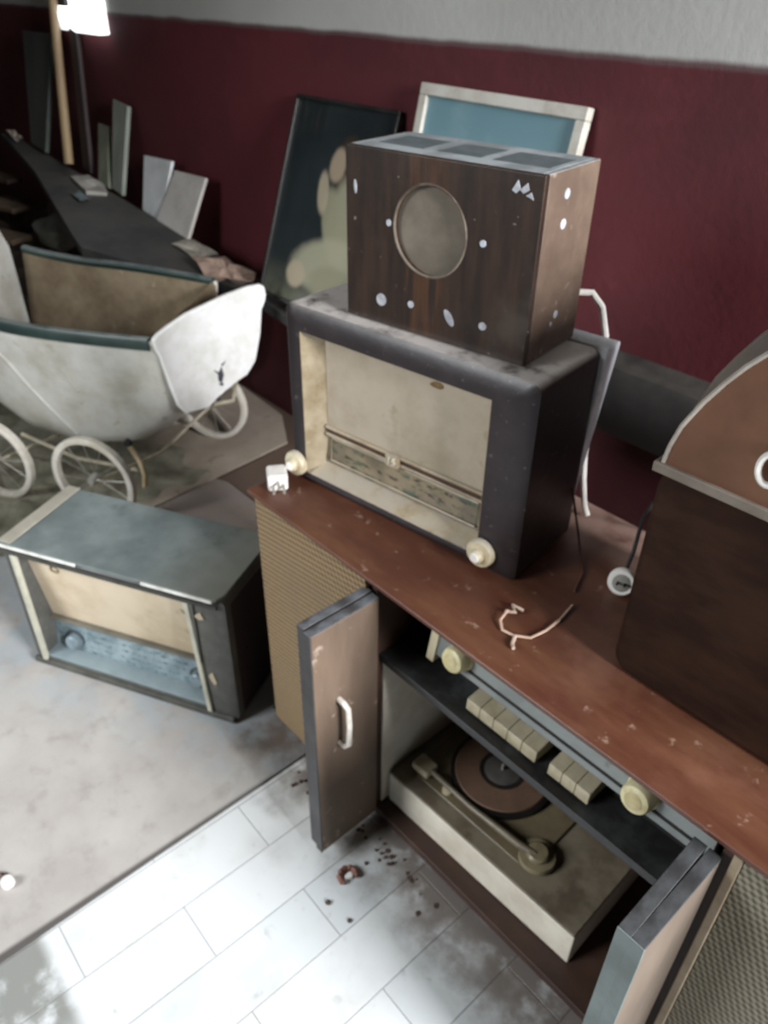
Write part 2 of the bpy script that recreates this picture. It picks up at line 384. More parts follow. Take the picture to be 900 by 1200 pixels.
for kx in (.017, .460):
    k = obj('knob', MB().lathe([(0, .024), (.010, .024), (.013, .020), (.013, .014), (.024, .012), (.026, .009), (.026, 0), (0, 0)], (kx, -.001, .038), (0, -1, 0)), m_kn2, br)
    obj('knob_face', MB().lathe([(0, .0265), (.0075, .026), (.0095, .0242), (0, .0242)], (kx, -.001, .038), (0, -1, 0), 20), m_white_plastic, k)
obj('rear_cover', MB().hexa([(.012, D2+.001, .004), (.004, D2+.001, H2+.004), (.012, D2+.014, .004), (.004, D2+.046, H2+.004), (W2-.012, D2+.001, .004), (W2+.012, D2+.001, H2+.004), (W2-.012, D2+.014, .004), (W2+.012, D2+.046, H2+.004)]),
    M('pale_back_cover', 'd0d2d6', 'aaacb2', 7, rough=.6, spots='77767a'), br, .004)

# ------------------------------------------------------------------ wooden speaker-front radio on top
tr = empty('wooden_radio', (-.998, .79, 1.0325), 10, 'small square wooden radio with a round speaker opening stacked on the big radio', 'radio')
W3, D3, H3 = .344, .158, .264
def walnut():
    s = N('dark_walnut_veneer'); x, y, z = s.xyz()
    g = s.noise(7, 5, .6, (6, 1, .8)); col = s.mix(s.ramp(g, .35, .7), '20150f', '35241a')
    st = s.math('MULTIPLY', s.ramp(x, .118, .124), s.ramp(x, .198, .192))
    st = s.math('MULTIPLY', st, s.ramp(s.noise(9, 4, .6, (9, 1, .6)), .35, .65))
    col = s.mix(s.math('MULTIPLY', st, .8), col, '4c301c')
    bl = s.math('MULTIPLY', s.ramp(s.noise(5, 5), .55, .75), .5); col = s.mix(bl, col, '51483f')
    sp = s.math('MULTIPLY', s.ramp(s.noise(80, 3), .68, .74), .6); col = s.mix(sp, col, '9c9285')
    return s.done(col, .4, s.noise(60), .0008, .4)
m_wside = M('dusty_walnut_side', '54453a', '6b5a4c', 8, rough=.5, spots='a09184', spot_scale=30, dust='8f9292', dust_lo=.3, dust_hi=.55)
m_wtop = M('grey_dusty_top', '7b8082', '9ba1a3', 9, .4, .62, rough=.8, spots='a4a8a8', spot_scale=20)
cab = MB(); n = 40; cxs, czs, rs = .163, .162, .066
# front board with a true round opening
def frontboard(mb, w, h, cx, cz, r, y0, y1, n=48):
    bm = mb.bm; ins = []; outs = []
    for k in range(n):
        a = 2*math.pi*(k+.5)/n; c, s_ = math.cos(a), math.sin(a)
        t = min(((w-cx) if c > 0 else cx)/abs(c), ((h-cz) if s_ > 0 else cz)/abs(s_))
        ins.append((cx+c*r, cz+s_*r)); outs.append([cx+c*t, cz+s_*t])
    for q in ((0, 0), (w, 0), (0, h), (w, h)):
        i = min(range(n), key=lambda i: (outs[i][0]-q[0])**2+(outs[i][1]-q[1])**2); outs[i] = list(q)
    V = lambda P, y: [bm.verts.new((p[0], y, p[1])) for p in P]
    o0, i0, o1, i1 = V(outs, y0), V(ins, y0), V(outs, y1), V(ins, y1)
    for P, Q in ((o0, i0), (i0, i1), (i1, o1), (o1, o0)):
        for k in range(n): bm.faces.new((P[k-1], P[k], Q[k], Q[k-1]))
    return mb
obj('front_board', frontboard(MB(), W3, H3, cxs, czs, rs, 0, .012), walnut(), tr, .002)
obj('case', MB().box(0, .0122, 0, .010, D3, H3).box(W3-.010, .0122, 0, W3, D3, H3).box(.010, .0122, 0, W3-.010, D3, .01).box(.01, D3-.006, .01, W3-.01, D3, H3-.01), m_wside, tr, .002)
tpn = obj('top_board', MB().box(.010, .0122, H3-.010, W3-.010, D3, H3), m_wtop, tr, .001)
m_patch = M('dark_label_patch', '4a5254', '5b6366', 30, rough=.7)
for (a, c) in ((.03, .115), (.14, .215), (.235, .325)): obj('paper_patch', MB().box(a, .045, H3+.0002, c, .120, H3+.0008), m_patch, tpn)
obj('speaker_cloth', MB().lathe([(0, 0), (rs+.004, 0), (rs+.004, .003), (0, .003)], (cxs, .0095, czs), (0, 1, 0), 48), M('grey_brown_speaker_cloth', '655d52', '756c60', 18, rough=.95, bump=.001), tr)
mb = MB(); mb.tube([(cxs+rs*math.cos(a), .001, czs+rs*math.sin(a)) for a in [i*2*math.pi/48 for i in range(48)]], .0022, 6, True)
obj('speaker_ring', mb, M('worn_speaker_ring', '6b6256', '46392d', 12, .4, .6), tr)
m_chip = M('pale_control_patch', 'b4b8be', '8d8e92', 40, rough=.5)
for hx, hz, r1, r2, rot in ((.074, .040, .0095, .010, 0), (.134, .046, .0055, .0055, 0), (.208, .042, .006, .014, 35), (.269, .044, .0065, .006, 0), (.087, .163, .0045, .005, 0), (.258, .163, .005, .005, 0), (.020, .206, .0025, .010, 5)):
    q = [(hx+r1*math.cos(a)*math.cos(R(rot))-r2*math.sin(a)*math.sin(R(rot)), hz+r1*math.cos(a)*math.sin(R(rot))+r2*math.sin(a)*math.cos(R(rot))) for a in [i*math.pi/8 for i in range(16)]]
    obj('control_hole', MB().prism(q, XZ, -.0012, .001), m_chip, tr)
mk = MB()
for q in ([(.296, .240), (.304, .254), (.309, .243), (.303, .237)], [(.308, .242), (.319, .252), (.322, .243), (.314, .238)], [(.318, .236), (.330, .232), (.326, .241)]): mk.prism(q, XZ, -.0008, .001)
obj('corner_emblem', mk, m_chip, tr, smooth=False)
for y, z, r in ((.066, .232, .0075), (.066, .192, .0075), (.082, .058, .006), (.070, .046, .004)):
    obj('screw_cap', MB().lathe([(r, 0), (r*.9, .0012), (0, .0015)], (W3-.0002, y, z), (1, 0, 0), 16), m_chip, tr)

# ------------------------------------------------------------------ domed wooden case
dc = empty('domed_case', (-.385, .79, .67), 1.0, 'big brown wooden domed case with grey trim line at the right end of the console', 'case')
m_low = M('dark_stained_wood', '24150f', '38241a', 4, .35, .7, spec=.12, rough=.75, stretch=(1, 1, 3), spots='140d0b', spot_scale=6)
m_up = M('worn_brown_wood', '664736', '775642', 5, spec=.2, rough=.6, spots='5a4030', spot_scale=14)
m_upback = M('grey_brown_dome', '5c5048', '6f645b', 6, rough=.6, dust='857c72')
CW, CD = .46, .27
obj('lower_box', MB().prism(rrect(0, 0, CW, .345, .03, 6), XZ, 0, CD), m_low, dc, .010, 3)
dome = [(.003, .345), (.007, .375), (.015, .406), (.033, .444), (.050, .473), (.067, .498), (.084, .518), (.11, .541), (.15, .563), (.19, .574), (CW/2, .577)]
dome = dome+[(CW-p[0], p[1]) for p in dome[-2::-1]]
shell = [(CW/2+(p[0]-CW/2)*(1+.055*min(1, (p[1]-.345)/.1)), p[1]+.032*min(1, (p[1]-.345)/.2)) for p in dome]
obj('domed_lid', MB().prism(shell, XZ, .030, CD-.004).prism(dome, XZ, .006, .0295), m_upback, dc, .004)
obj('lid_front', MB().prism([(CW/2+(p[0]-CW/2)*.985, .348+(p[1]-.345)*.985) for p in dome], XZ, -.002, .0055), m_up, dc, .002)
m_bead = M('pale_bead', 'a79d90', '857a6d', 20, rough=.5)
obj('lid_bead', MB().tube([(p[0], -.002, p[1]) for p in dome], .003, 8), M('white_bead', 'a39b91', '857c72', 15, rough=.4), dc)
obj('trim_strip', MB().box(-.004, -.008, .338, CW+.004, -.001, .352).box(-.006, -.008, .338, -.0005, CD, .352), M('grey_trim', '6a6056', '7d7368', 15), dc, .002)
rg = obj('ring_fitting', MB().tube([(.128+.013*math.cos(a), -.012, .402+.019*math.sin(a)) for a in [i*2*math.pi/24 for i in range(24)]], .004, 8, True), m_white_plastic, dc)
obj('ring_mount', MB().lathe([(0, .012), (.007, .012), (.009, 0), (0, 0)], (.128, -.002, .421), (0, -1, 0), 16), m_metal, rg)

# ------------------------------------------------------------------ floor radio
fr = empty('floor_radio', (-1.682, .270, .0065), 29, 'dusty grey topped radio with cream cloth standing on the rug beside the console', 'radio')
W4, D4, H4 = .60, .255, .392
m_body4 = M('dull_dark_lacquer', '454542', '5c5c57', 9, rough=.45, dust='67706f', dust_lo=.25, dust_hi=.5, dscale=5, spots='7d766f', spot_scale=60)
s = N('dusty_slate_top'); nf = s.noise(4.5, 5)
col = s.mix(s.ramp(nf, .35, .65), '5a6361', '78807e'); xx, yy, zz = s.xyz()
col = s.mix(s.math('MULTIPLY', s.ramp(xx, .35, .60), .6), col, '6f6a5c')
col = s.mix(s.math('MULTIPLY', s.ramp(s.noise(11, 5), .58, .72), .6), col, '474e4c')
m_top4 = s.done(col, .75, s.noise(40), .001, .4)
m_blk4 = M('black_side', '1c1516', '2b2122', 6, rough=.6)
obj('cabinet', radio_shell(MB(), W4, D4, H4-.004, .02, (.035, .030, .522, .362), .075), m_body4, fr)
obj('top_cover', MB().prism([(.004, -.004), (W4-.014, -.004), (W4-.004, .02), (W4-.004, D4), (.004, D4)], XY, H4-.0035, H4+.004), m_top4, fr, .003)
obj('left_strip', MB().box(.0, .0, H4+.0045, .038, D4, H4+.008), M('pale_top_strip', 'a19c8e', '8a8578', 8), fr, .002)
m_et = M('bright_edge_trim', 'd8d8d2', 'aaa9a2', 20, rough=.3)
obj('front_edge_trim', MB().box(.0, -.010, H4-.004, .225, -.0045, H4+.004), m_et, fr, .002)
obj('front_edge_trim', MB().box(.40, -.010, H4-.004, W4-.02, -.0045, H4+.004), m_et, fr, .002)
obj('lower_edge_trim', MB().box(.0, -.008, H4-.022, W4-.012, -.001, H4-.012), M('dark_edge_trim', '3a3a36', '2a2a27', 20), fr, .001)
obj('side_skin', MB().box(W4+.0003, .03, .02, W4+.0015, D4-.005, H4-.03), m_blk4, fr)
m_fr4 = M('cream_window_frame', 'b5b3a2', '97968a', 12, rough=.45)
for xa, xb in ((.028, .028), (.519, .501)): obj('window_stile', MB().prism([(xa, .022), (xa+.013, .022), (xb+.013, .365), (xb, .365)], XZ, -.006, .006), m_fr4, fr, .002)
obj('bottom_trim', MB().box(.0, -.006, .004, W4-.01, .004, .022), M('dark_bottom_trim', '3c3c38', '55554f', 14), fr, .002)
cl4 = obj('grille_cloth', MB().hexa([(.036, .060, .132), (.036, .030, .361), (.036, .066, .132), (.036, .036, .361), (.521, .060, .132), (.521, .030, .361), (.521, .066, .132), (.521, .036, .361)]),
    M('cream_tan_cloth', 'c4b69f', 'ab9a80', 5, rough=.85, spots='8f7e60', spot_scale=10), fr)
obj('cloth_badge', MB().tube([(.112+.011*math.cos(a), .036, .315+.008*math.sin(a)) for a in [i*.5236 for i in range(12)]], .003, 6, True).tube([(.098, .034, .335), (.105, .036, .322)], .003, 6), M('bronze_badge', '5f5642', '8b8064', 40, metal=.4, rough=.4), cl4)
obj('cloth_tear', MB().prism([(.455, .297), (.470, .292), (.478, .277), (.470, .280), (.462, .289)], XZ, .038, .050), M('dull_tear', '7d715c', '6a5e4a', 20), cl4, smooth=False)  # small darker shape marking a tear in the cloth
obj('dial_glass', MB().hexa([(.036, .046, .036), (.036, .066, .124), (.036, .054, .036), (.036, .072, .124), (.521, .046, .036), (.521, .066, .124), (.521, .054, .036), (.521, .072, .124)]),
    dial_mat('blue_grey_dial', '66767c', '3e4c52', '566a70', '8a999d'), fr)
obj('dial_rail', MB().box(.036, .045, .125, .521, .074, .131), M('rail_grey', '6a665a', '55524a', 10), fr, .002)
obj('sill_board', MB().hexa([(.036, .004, .031), (.036, .004, .036), (.036, .073, .031), (.036, .060, .036), (.521, .004, .031), (.521, .004, .036), (.521, .073, .031), (.521, .060, .036)]), M('dusty_blue_sill', '7c8a8e', '8d9a9d', 8), fr)
for kx, kz in ((.096, .062), (.468, .062)):
    k = obj('knob', MB().lathe([(0, .022), (.016, .022), (.020, .018), (.022, 0), (0, 0)], (kx, .054, kz), (0, -1, .12)), M('blue_grey_knob', '76848b', '57656b', 16, rough=.4), fr)
    obj('knob_ring', MB().tube([(kx+.026*math.cos(a), .054, kz+.026*math.sin(a)) for a in [i*2*math.pi/24 for i in range(24)]], .004, 6, True), M('dark_knob_ring', '2f3a3e', '454f52', 16), k)
obj('front_filler', MB().prism([(.512, .364), (.5235, .364), (.5235, .14)], XZ, -.003, .004), m_body4, fr)
m_bc = M('bare_chip', 'b5a88f', '9a8c74', 20)
for q in ([(.535, .145), (.548, .160), (.556, .130), (.549, .118)], [(.522, .33), (.540, .345), (.548, .327), (.535, .322)]): obj('paint_chip', MB().prism(q, XZ, -.0015, .001), m_bc, fr, smooth=False)

# ------------------------------------------------------------------ pram
PA = 31.0
pm = empty('baby_pram', (-2.106, .907, 0), PA, 'old white baby pram with dark green rim and loose white end panel', 'pram')
# local x = toward the foot end, local -y = near side (t = -y)
CY = .205; TILT = .14
def hw(s): return .205+.03*math.sin(math.pi*max(0, min(1, (-s)/.78)))
def zr(s): return .60+.03*max(0, (-s-.45)/.3)**2
def zb(s):
    P = [(0.02, .31), (-.08, .215), (-.2, .15), (-.4, .115), (-.6, .135), (-.76, .21), (-.86, .31)]
    for (a, za), (b_, zb_) in zip(P, P[1:]):
        if s >= b_:
            f = (s-a)/(b_-a); f = f*f*(3-2*f)*.5+f*.5; return za+(zb_-za)*f
    return P[-1][1]
def hull(u, v, inset=0, top=0):
    s = .015-.775*u; w_ = hw(s)-inset; z0 = zb(s)+inset; z1 = zr(s)
    a = v*2-1                                      # -1 near rim .. +1 far rim
    e = abs(a)
    if e > .42: k = (e-.42)/.58; y = w_*(.60+.40*k**.7); z = z0+.035+(z1-z0-.035)*k
    else: k = e/.42; y = w_*.60*k; z = z0+.035*k**3
    yy = CY+math.copysign(y, a)
    return (s, yy, z+TILT*max(0, yy)*min(1, max(0, (z-.1)/.3)))
m_pw = M('white_pram_enamel', 'c9c8c1', 'a9a598', 5, rough=.4, spots='978d7b', spot_scale=14)
m_pin = M('tan_pram_lining', '83755f', '5f503c', 5, .3, .7, rough=.9, spots='a99c84', spot_scale=12)
bd = obj('body', MB().grid(25, 31, lambda u, v: hull(u, v)), m_pw, pm, solid=.004)
obj('lining', MB().grid(25, 31, lambda u, v: hull(u, v*.985+.0075, .010)), m_pin, pm, solid=.003)
def ring_at(s, inset): return [hull((.015-s)/.775, j/30, inset) for j in range(31)]
hp = ring_at(-.758, .0); mb = MB(); top = [(p[0]-.005-.06*max(0,(p[2]-.3))/.35, p[1], p[2]) for p in hp]
m_hd = M('white_head_panel', 'd6d7d3', 'bfc0ba', 7)
hd = [(top[0][0]-.01, top[0][1]+.02, .72), (top[0][0]-.02, CY, .77), (top[-1][0]-.01, top[-1][1]-.02, .76)]
mb.bm.faces.new([mb.bm.verts.new(p) for p in top+hd[::-1]])
obj('head_panel', mb, m_pw, pm, smooth=False, solid=.012)
fp = ring_at(.0, .004); mb = MB(); mb.bm.faces.new([mb.bm.verts.new(p) for p in fp])
obj('foot_board', mb, m_pin, pm, smooth=False, solid=.008)
m_rim = M('dark_green_rim', '1d2e2b', '2c3f3a', 10, rough=.4, dust='75807c', dust_lo=.25, dust_hi=.55)
for side in (-1, 1):
    mb = MB(); prev = None
    for i in range(25):
        s = .0-.76*i/24; yc = CY+side*(hw(s)+.002); z = zr(s)+TILT*max(0, yc)
        pr = [mb.bm.verts.new((s, yc+side*dy, z+dz)) for dy, dz in ((-.016, .004), (-.012, .010), (.006, .010), (.010, .004), (.010, -.026), (.002, -.030), (-.016, -.006))]
        if prev:
            for k in range(7): mb.bm.faces.new((prev[k-1], prev[k], pr[k], pr[k-1]))
        else: mb.bm.faces.new(pr)
        prev = pr
    mb.bm.faces.new(prev)
    obj('rim_rail', mb, m_rim, pm)
def side_bead(P): return [(p[0], CY-(hw(p[0])*(.60+.40*max(0, (p[1]-zb(p[0])-.035)/(zr(p[0])-zb(p[0])-.035))**.7))-.003, p[1]) for p in P]
obj('side_bead', MB().tube(side_bead([(-.60, .50), (-.56, .46), (-.52, .39), (-.47, .31), (-.42, .24), (-.385, .19)]), .005, 6), m_pw, pm)
obj('side_bead', MB().tube(side_bead([(-.34, .47), (-.325, .43), (-.31, .38)]), .004, 6), m_pw, pm)
# loose end panel with scrolled corner, turned off square
ep_rot = math.atan2(.9946, -.1035)-R(PA)
outl = [(-.007, .610), (-.002, .580), (.009, .551), (.028, .448), (.045, .375), (.070, .338), (.157, .330), (.198, .352), (.275, .380), (.325, .392), (.364, .430), (.395, .52), (.408, .599), (.424, .622), (.430, .645), (.426, .672), (.408, .684), (.36, .687), (.269, .681), (.119, .659), (.05, .638), (.01, .622)]
mb = MB().prism(outl, lambda p, d: (.012+p[0]*math.cos(ep_rot)+d*math.sin(ep_rot), p[0]*math.sin(ep_rot)-d*math.cos(ep_rot), p[1]), -.002, .016)
ep = obj('end_panel', mb, M('bright_white_panel', 'eeeeee', 'd6d6d0', 9, rough=.45), pm, .006, 3)
EP = lambda p, d: (.012+p[0]*math.cos(ep_rot)+d*math.sin(ep_rot), p[0]*math.sin(ep_rot)-d*math.cos(ep_rot), p[1])
m_logo = M('dark_blue_decal', '2a2c3a', '45454c', 30)
mb = MB()
for q in ([(.205, .435), (.222, .455), (.228, .425), (.216, .398), (.204, .412)], [(.190, .452), (.2, .448), (.21, .437), (.205, .434)], [(.222, .463), (.24, .470), (.232, .460), (.224, .455)], [(.204, .399), (.216, .388), (.225, .392), (.214, .402)]): mb.prism(q, EP, .0155, .0168)
obj('decal', mb, m_logo, ep, smooth=False)
# wheels
m_wh = M('cream_wheel_rim', 'cfcac0', 'b0a998', 12, rough=.4, spots='8f8470')
def wheel(s, y):
    r = .15; c = (s, y, r+.013)
    P = [(r-.006, -.013), (r, -.010), (r, .010), (r-.006, .013), (r-.020, .011), (r-.022, 0), (r-.020, -.011), (r-.006, -.013)]
    mb = MB(); bm = mb.bm; n = 48; rings = []
    for k in range(n):
        a = 2*math.pi*k/n; rings.append([bm.verts.new((c[0]+q*math.cos(a), c[1]+h_, c[2]+q*math.sin(a))) for q, h_ in P[:-1]])
    for k in range(n):
        for j in range(7): bm.faces.new((rings[k-1][j-1], rings[k-1][j], rings[k][j], rings[k][j-1]))
    wo = obj('wheel', mb, m_wh, pm)
    obj('hub', MB().lathe([(0, -.022), (.012, -.02), (.016, -.008), (.016, .008), (.012, .02), (0, .022)], c, (0, 1, 0), 20), m_metal, wo)
    for k in range(12):
        a = 2*math.pi*k/12+.1; obj('spoke', MB().tube([(c[0]+.012*math.cos(a), c[1]+(.008 if k % 2 else -.008), c[2]+.012*math.sin(a)), (c[0]+(r-.015)*math.cos(a), c[1], c[2]+(r-.015)*math.sin(a))], .0009, 5), m_metal, wo)
for s, y in ((-.19, -.15), (-.58, -.15), (-.10, .46), (-.55, .50)): wheel(s, y)
m_ch = M('cream_chassis_tube', 'c2bba6', '9c917a', 12, rough=.45, spots='6f6450')
obj('axle', MB().tube([(-.19, -.17, .154), (-.145, .155, .10), (-.10, .48, .154)], .006, 8), m_ch, pm)
obj('axle', MB().tube([(-.58, -.17, .154), (-.565, .155, .10), (-.55, .52, .154)], .006, 8), m_ch, pm)
obj('spring', MB().tube([(-.10, .46, .154), (-.07, .36, .20), (.0, .33, .235), (.06, .35, .25), (.03, .44, .29)], .008, 8), m_ch, pm)
obj('spring', MB().tube([(-.155, .01, .205), (-.10, -.02, .17), (-.085, -.03, .13), (-.09, -.035, .085)], .009, 8), M('leather_strap', 'b7a583', '96845f', 12), pm)
obj('strap_bolt', MB().lathe([(0, .012), (.012, .010), (.016, 0), (0, 0)], (-.158, .012, .215), (0, -1, .2), 16), m_dark, pm)
for y in (.03, .37): obj('chassis_rail', MB().tube([(-.62, y, .155), (-.4, y, .098), (-.15, y, .10)], .007, 8), m_ch, pm)

# ------------------------------------------------------------------ things along the wall
bd_z = lambda x: .60+.10*(-2.25-x)
lb = [(-1.80, 1.478), (-4.5, 1.41), (-4.56, 1.36), (-4.40, 1.345), (-3.87, 1.265), (-3.33, 1.145), (-3.06, 1.085), (-2.93, 1.06), (-2.67, 1.18), (-2.43, 1.325), (-2.24, 1.375), (-1.80, 1.375)]
mb = MB(); A = [mb.bm.verts.new((x, y, bd_z(x))) for x, y in lb]; Bq = [mb.bm.verts.new((x, y, bd_z(x)-.035)) for x, y in lb]
mb.bm.faces.new(A); mb.bm.faces.new(Bq[::-1])
for i in range(len(A)): mb.bm.faces.new((A[i-1], A[i], Bq[i], Bq[i-1]))
m_blk = M('black_dusty_board', '232224', '33322f', 5, rough=.6, dust='403e3a', dust_lo=.3, dust_hi=.75, dscale=5)
lbo = tag(obj('long_board', mb, m_blk, smooth=False), 'long black dusty board running along the red wall behind the pram', 'board')

for x, y in ((-2.72, 1.40),): obj('leg', MB().box(x-.03, y-.03, .0125, x+.03, y+.03, bd_z(x)-.042), m_blk, lbo)
def picture(name, loc, lean, w_, h_, fw, m_f, m_c, label, roll=0):
    o = empty(name, loc, 0, label, 'picture'); o.rotation_euler = (R(-lean), R(roll), 0)
    obj('frame', MB().box(0, -.012, 0, w_, .012, fw).box(0, -.012, h_-fw, w_, .012, h_).box(0, -.012, fw, fw, .012, h_-fw).box(w_-fw, -.012, fw, w_, .012, h_-fw), m_f, o, .003)
    return o, obj('canvas', MB().box(fw-.002, -.002, fw-.002, w_-fw+.002, .006, h_-fw+.002), m_c, o)
# dark framed painting of a pale kneeling figure
s = N('dark_green_canvas'); x, y, z = s.xyz()
col = s.mix(s.ramp(s.noise(3, 4), .3, .7), '191f21', '272f30')
col = s.mix(s.math('MULTIPLY', s.ramp(z, .15, .0), s.ramp(s.noise(6), .2, .6)), col, '5c5e4e')
hl = s.math('MULTIPLY', s.ramp(z, .50, .62), s.ramp(s.noise(18, 4, .6, (1.2, 1, .3)), .5, .7)); col = s.mix(s.math('MULTIPLY', s.math('MULTIPLY', hl, s.ramp(x, .22, .04)), .7), col, '6e6a50')
def blob(cx, cz, rx, rz, rot, c, soft=.45, k=.9):
    global col
    ca, sa = math.cos(R(rot)), math.sin(R(rot))
    dx = s.math('SUBTRACT', x, cx); dz = s.math('SUBTRACT', z, cz)
    u = s.math('DIVIDE', s.math('ADD', s.math('MULTIPLY', dx, ca), s.math('MULTIPLY', dz, sa)), rx)
    v = s.math('DIVIDE', s.math('SUBTRACT', s.math('MULTIPLY', dz, ca), s.math('MULTIPLY', dx, sa)), rz)
    d = s.math('ADD', s.math('POWER', u, 2), s.math('POWER', v, 2))
    d = s.math('ADD', d, s.math('MULTIPLY', s.math('SUBTRACT', s.noise(22, 3), .5), .35))
    col = s.mix(s.math('MULTIPLY', s.ramp(d, 1+soft, 1-soft), k), col, c)
blob(.31, .445, .060, .085, 8, '3a3026')
blob(.265, .445, .036, .050, -6, 'a1917c')
blob(.35, .30, .085, .13, 0, '98967f'); blob(.275, .30, .036, .085, 14, '8f8d76')
blob(.30, .16, .17, .075, 14, 'a19f88'); blob(.36, .10, .12, .06, 0, '8c8a74')
blob(.222, .36, .026, .062, 12, 'a49a84'); blob(.168, .100, .048, .042, 0, 'ada08a')
m_can = s.done(col, .35)
p1, cv = picture('framed_painting', (-2.235, 1.392, .617), 18.5, .488, .618, .012, M('black_frame', '1b1a1a', '2a2827', 10, rough=.4), m_can, 'dark black-framed painting with pale kneeling figure leaning behind the radios')
# pale framed blue picture, standing on the rail
s = N('blue_canvas'); x, y, z = s.xyz()
col = s.mix(s.ramp(s.math('ADD', z, s.math('MULTIPLY', s.noise(6), .2)), .15, .6), '7a959b', '658791'); col = s.mix(s.math('MULTIPLY', s.ramp(s.noise(4), .4, .7), .5), col, '93a8aa')
m_blue = s.done(col, .4)
picture('framed_picture', (-1.665, 1.478, .815), 12.5, .535, .478, .028, M('pale_wood_frame', 'c6c3ba', 'aaa598', 10, rough=.5), m_blue, 'pale-framed plain blue picture leaning on the wall behind the small wooden radio', .6)

def slab(name, P, th, m_, label, cat, group=None, bevel=.003):
    """flat upright piece from its four front corners (bl, br, tr, tl)"""
    mb = MB(); P = [Vector(p) for p in P]; nn = (P[1]-P[0]).cross(P[3]-P[0]).normalized()
    if nn.y > 0: nn = -nn
    f = [mb.bm.verts.new(p) for p in P]; k = [mb.bm.verts.new(p-nn*th) for p in P]
    mb.bm.faces.new(f); mb.bm.faces.new(k[::-1])
    for i in range(4): mb.bm.faces.new((f[i-1], f[i], k[i], k[i-1]))
    return tag(obj(name, mb, m_, bevel=bevel), label, cat, group)
m_tile = M('white_block', 'cfd2d2', 'b3b5b3', 6, rough=.6); m_tile2 = M('grey_white_block', 'bdb8b2', 'a7a29b', 6, rough=.6, spots='8d8882')
slab('white_slab', [(-3.215, 1.452, .692), (-3.06, 1.452, .674), (-3.055, 1.535, .897), (-3.300, 1.535, .885)], .014, m_tile, 'narrow white slab leaning upright on the wall, left one of the pale pair', 'slab')
slab('white_slab', [(-3.075, 1.440, .676), (-2.822, 1.440, .655), (-2.786, 1.530, .877), (-3.033, 1.530, .867)], .014, m_tile2, 'greyish white slab leaning at an angle, right one of the pale pair', 'slab')
slab('wood_offcut', [(-3.49, 1.45, .733), (-3.396, 1.45, .718), (-3.441, 1.56, 1.052), (-3.575, 1.56, 1.065)], .02, M('greenish_offcut', '6d726a', '8a8d83', 6, stretch=(1, 1, .3)), 'tall grey green board offcut leaning on the red wall', 'board')
slab('wood_offcut', [(-3.60, 1.44, .745), (-3.50, 1.44, .732), (-3.63, 1.54, .955), (-3.73, 1.54, .958)], .02, M('mossy_offcut', '5d6454', '757766', 8), 'short mossy offcut with rough edge beside the taller grey green offcut', 'board')
tag(obj('wooden_pole', MB().tube([(-3.885, 1.43, .775), (-4.0, 1.545, 1.39), (-4.03, 1.575, 1.52)], [.022, .020, .019], 10), M('tan_pole', '8a7556', '6f5c43', 5, stretch=(1, 1, .2))), 'slim tan wooden pole leaning on the wall beside the bright window', 'pole')
slab('tall_board', [(-4.253, 1.40, .82), (-4.08, 1.40, .80), (-4.06, 1.535, 1.281), (-4.424, 1.535, 1.281)], .02, M('grey_green_panel', '2c3330', '424840', 4, rough=.35, stretch=(1, 1, .4)), 'tall dark grey green panel standing left of the tan pole', 'panel')
slab('dark_plank', [(-3.80, 1.46, .765), (-3.72, 1.46, .755), (-3.88, 1.575, 1.30), (-3.95, 1.575, 1.31)], .02, M('nearly_black_plank', '2a1c1c', '1e1515', 4), 'thin dark plank leaning on the wall right of the tan pole', 'plank')
def sheet(name, pts, z, m_, label, cat, seed, lift=.02, th=.002, tilt=True):
    random.seed(seed); mb = MB(); cx = sum(p[0] for p in pts)/len(pts); cy = sum(p[1] for p in pts)/len(pts)
    zf = (lambda x, y: bd_z(x)+.003) if tilt else (lambda x, y: z)
    ring = []
    for i, p in enumerate(pts):
        q = pts[(i+1) % len(pts)]
        for f in (0, .33, .66): ring.append((p[0]+(q[0]-p[0])*f, p[1]+(q[1]-p[1])*f))
    rv = [[mb.bm.verts.new((cx+(x-cx)*k, cy+(y-cy)*k, zf(x, y)+random.random()*lift)) for x, y in ring] for k in (1, .6, .25)]
    c = mb.bm.verts.new((cx, cy, zf(cx, cy)+lift*.6)); n = len(ring)
    for a, b_ in zip(rv, rv[1:]):
        for i in range(n): mb.bm.faces.new((a[i-1], a[i], b_[i], b_[i-1]))
    for i in range(n): mb.bm.faces.new((rv[-1][i-1], rv[-1][i], c))
    return tag(obj(name, mb, m_, solid=th, smooth=False), label, cat)
m_pap = M('printed_paper', '8f8a7e', '6a655a', 22, rough=.9, spots='4d483f')
sheet('paper_sheet', [(-2.80, 1.36), (-2.64, 1.36), (-2.62, 1.455), (-2.80, 1.455)], 0, m_pap, 'small printed sheet lying on the long black board below the pale slabs', 'paper', 1, .008)
sheet('crumpled_paper', [(-2.58, 1.32), (-2.40, 1.30), (-2.30, 1.40), (-2.36, 1.455), (-2.56, 1.45)], 0, M('brownish_paper', '8b7668', '6e5b50', 25, rough=.9, spots='a5958a'), 'crumpled brownish paper on the long board beside the dark painting', 'paper', 2, .035)
sheet('pale_board_scrap', [(-3.70, 1.36), (-3.48, 1.33), (-3.43, 1.40), (-3.52, 1.435), (-3.68, 1.43)], 0, M('pale_scrap', '8f8c84', 'a09c93', 9), 'flat pale scrap lying on the long board below the offcuts', 'scrap', 3, .006, .02)
sheet('paper_scrap', [(-3.50, 1.27), (-3.38, 1.26), (-3.40, 1.31), (-3.50, 1.31)], 0, M('bluegrey_scrap', '5c6668', '4c5557', 9), 'tiny blue grey scrap near the middle of the long board', 'paper', 5, .012)
sheet('paper_scrap', [(-4.50, 1.37), (-4.37, 1.365), (-4.36, 1.40), (-4.48, 1.41)], 0, M('tan_scrap', '978d82', '857b70', 9), 'pale scrap at the far end of the long board', 'paper', 6, .03)

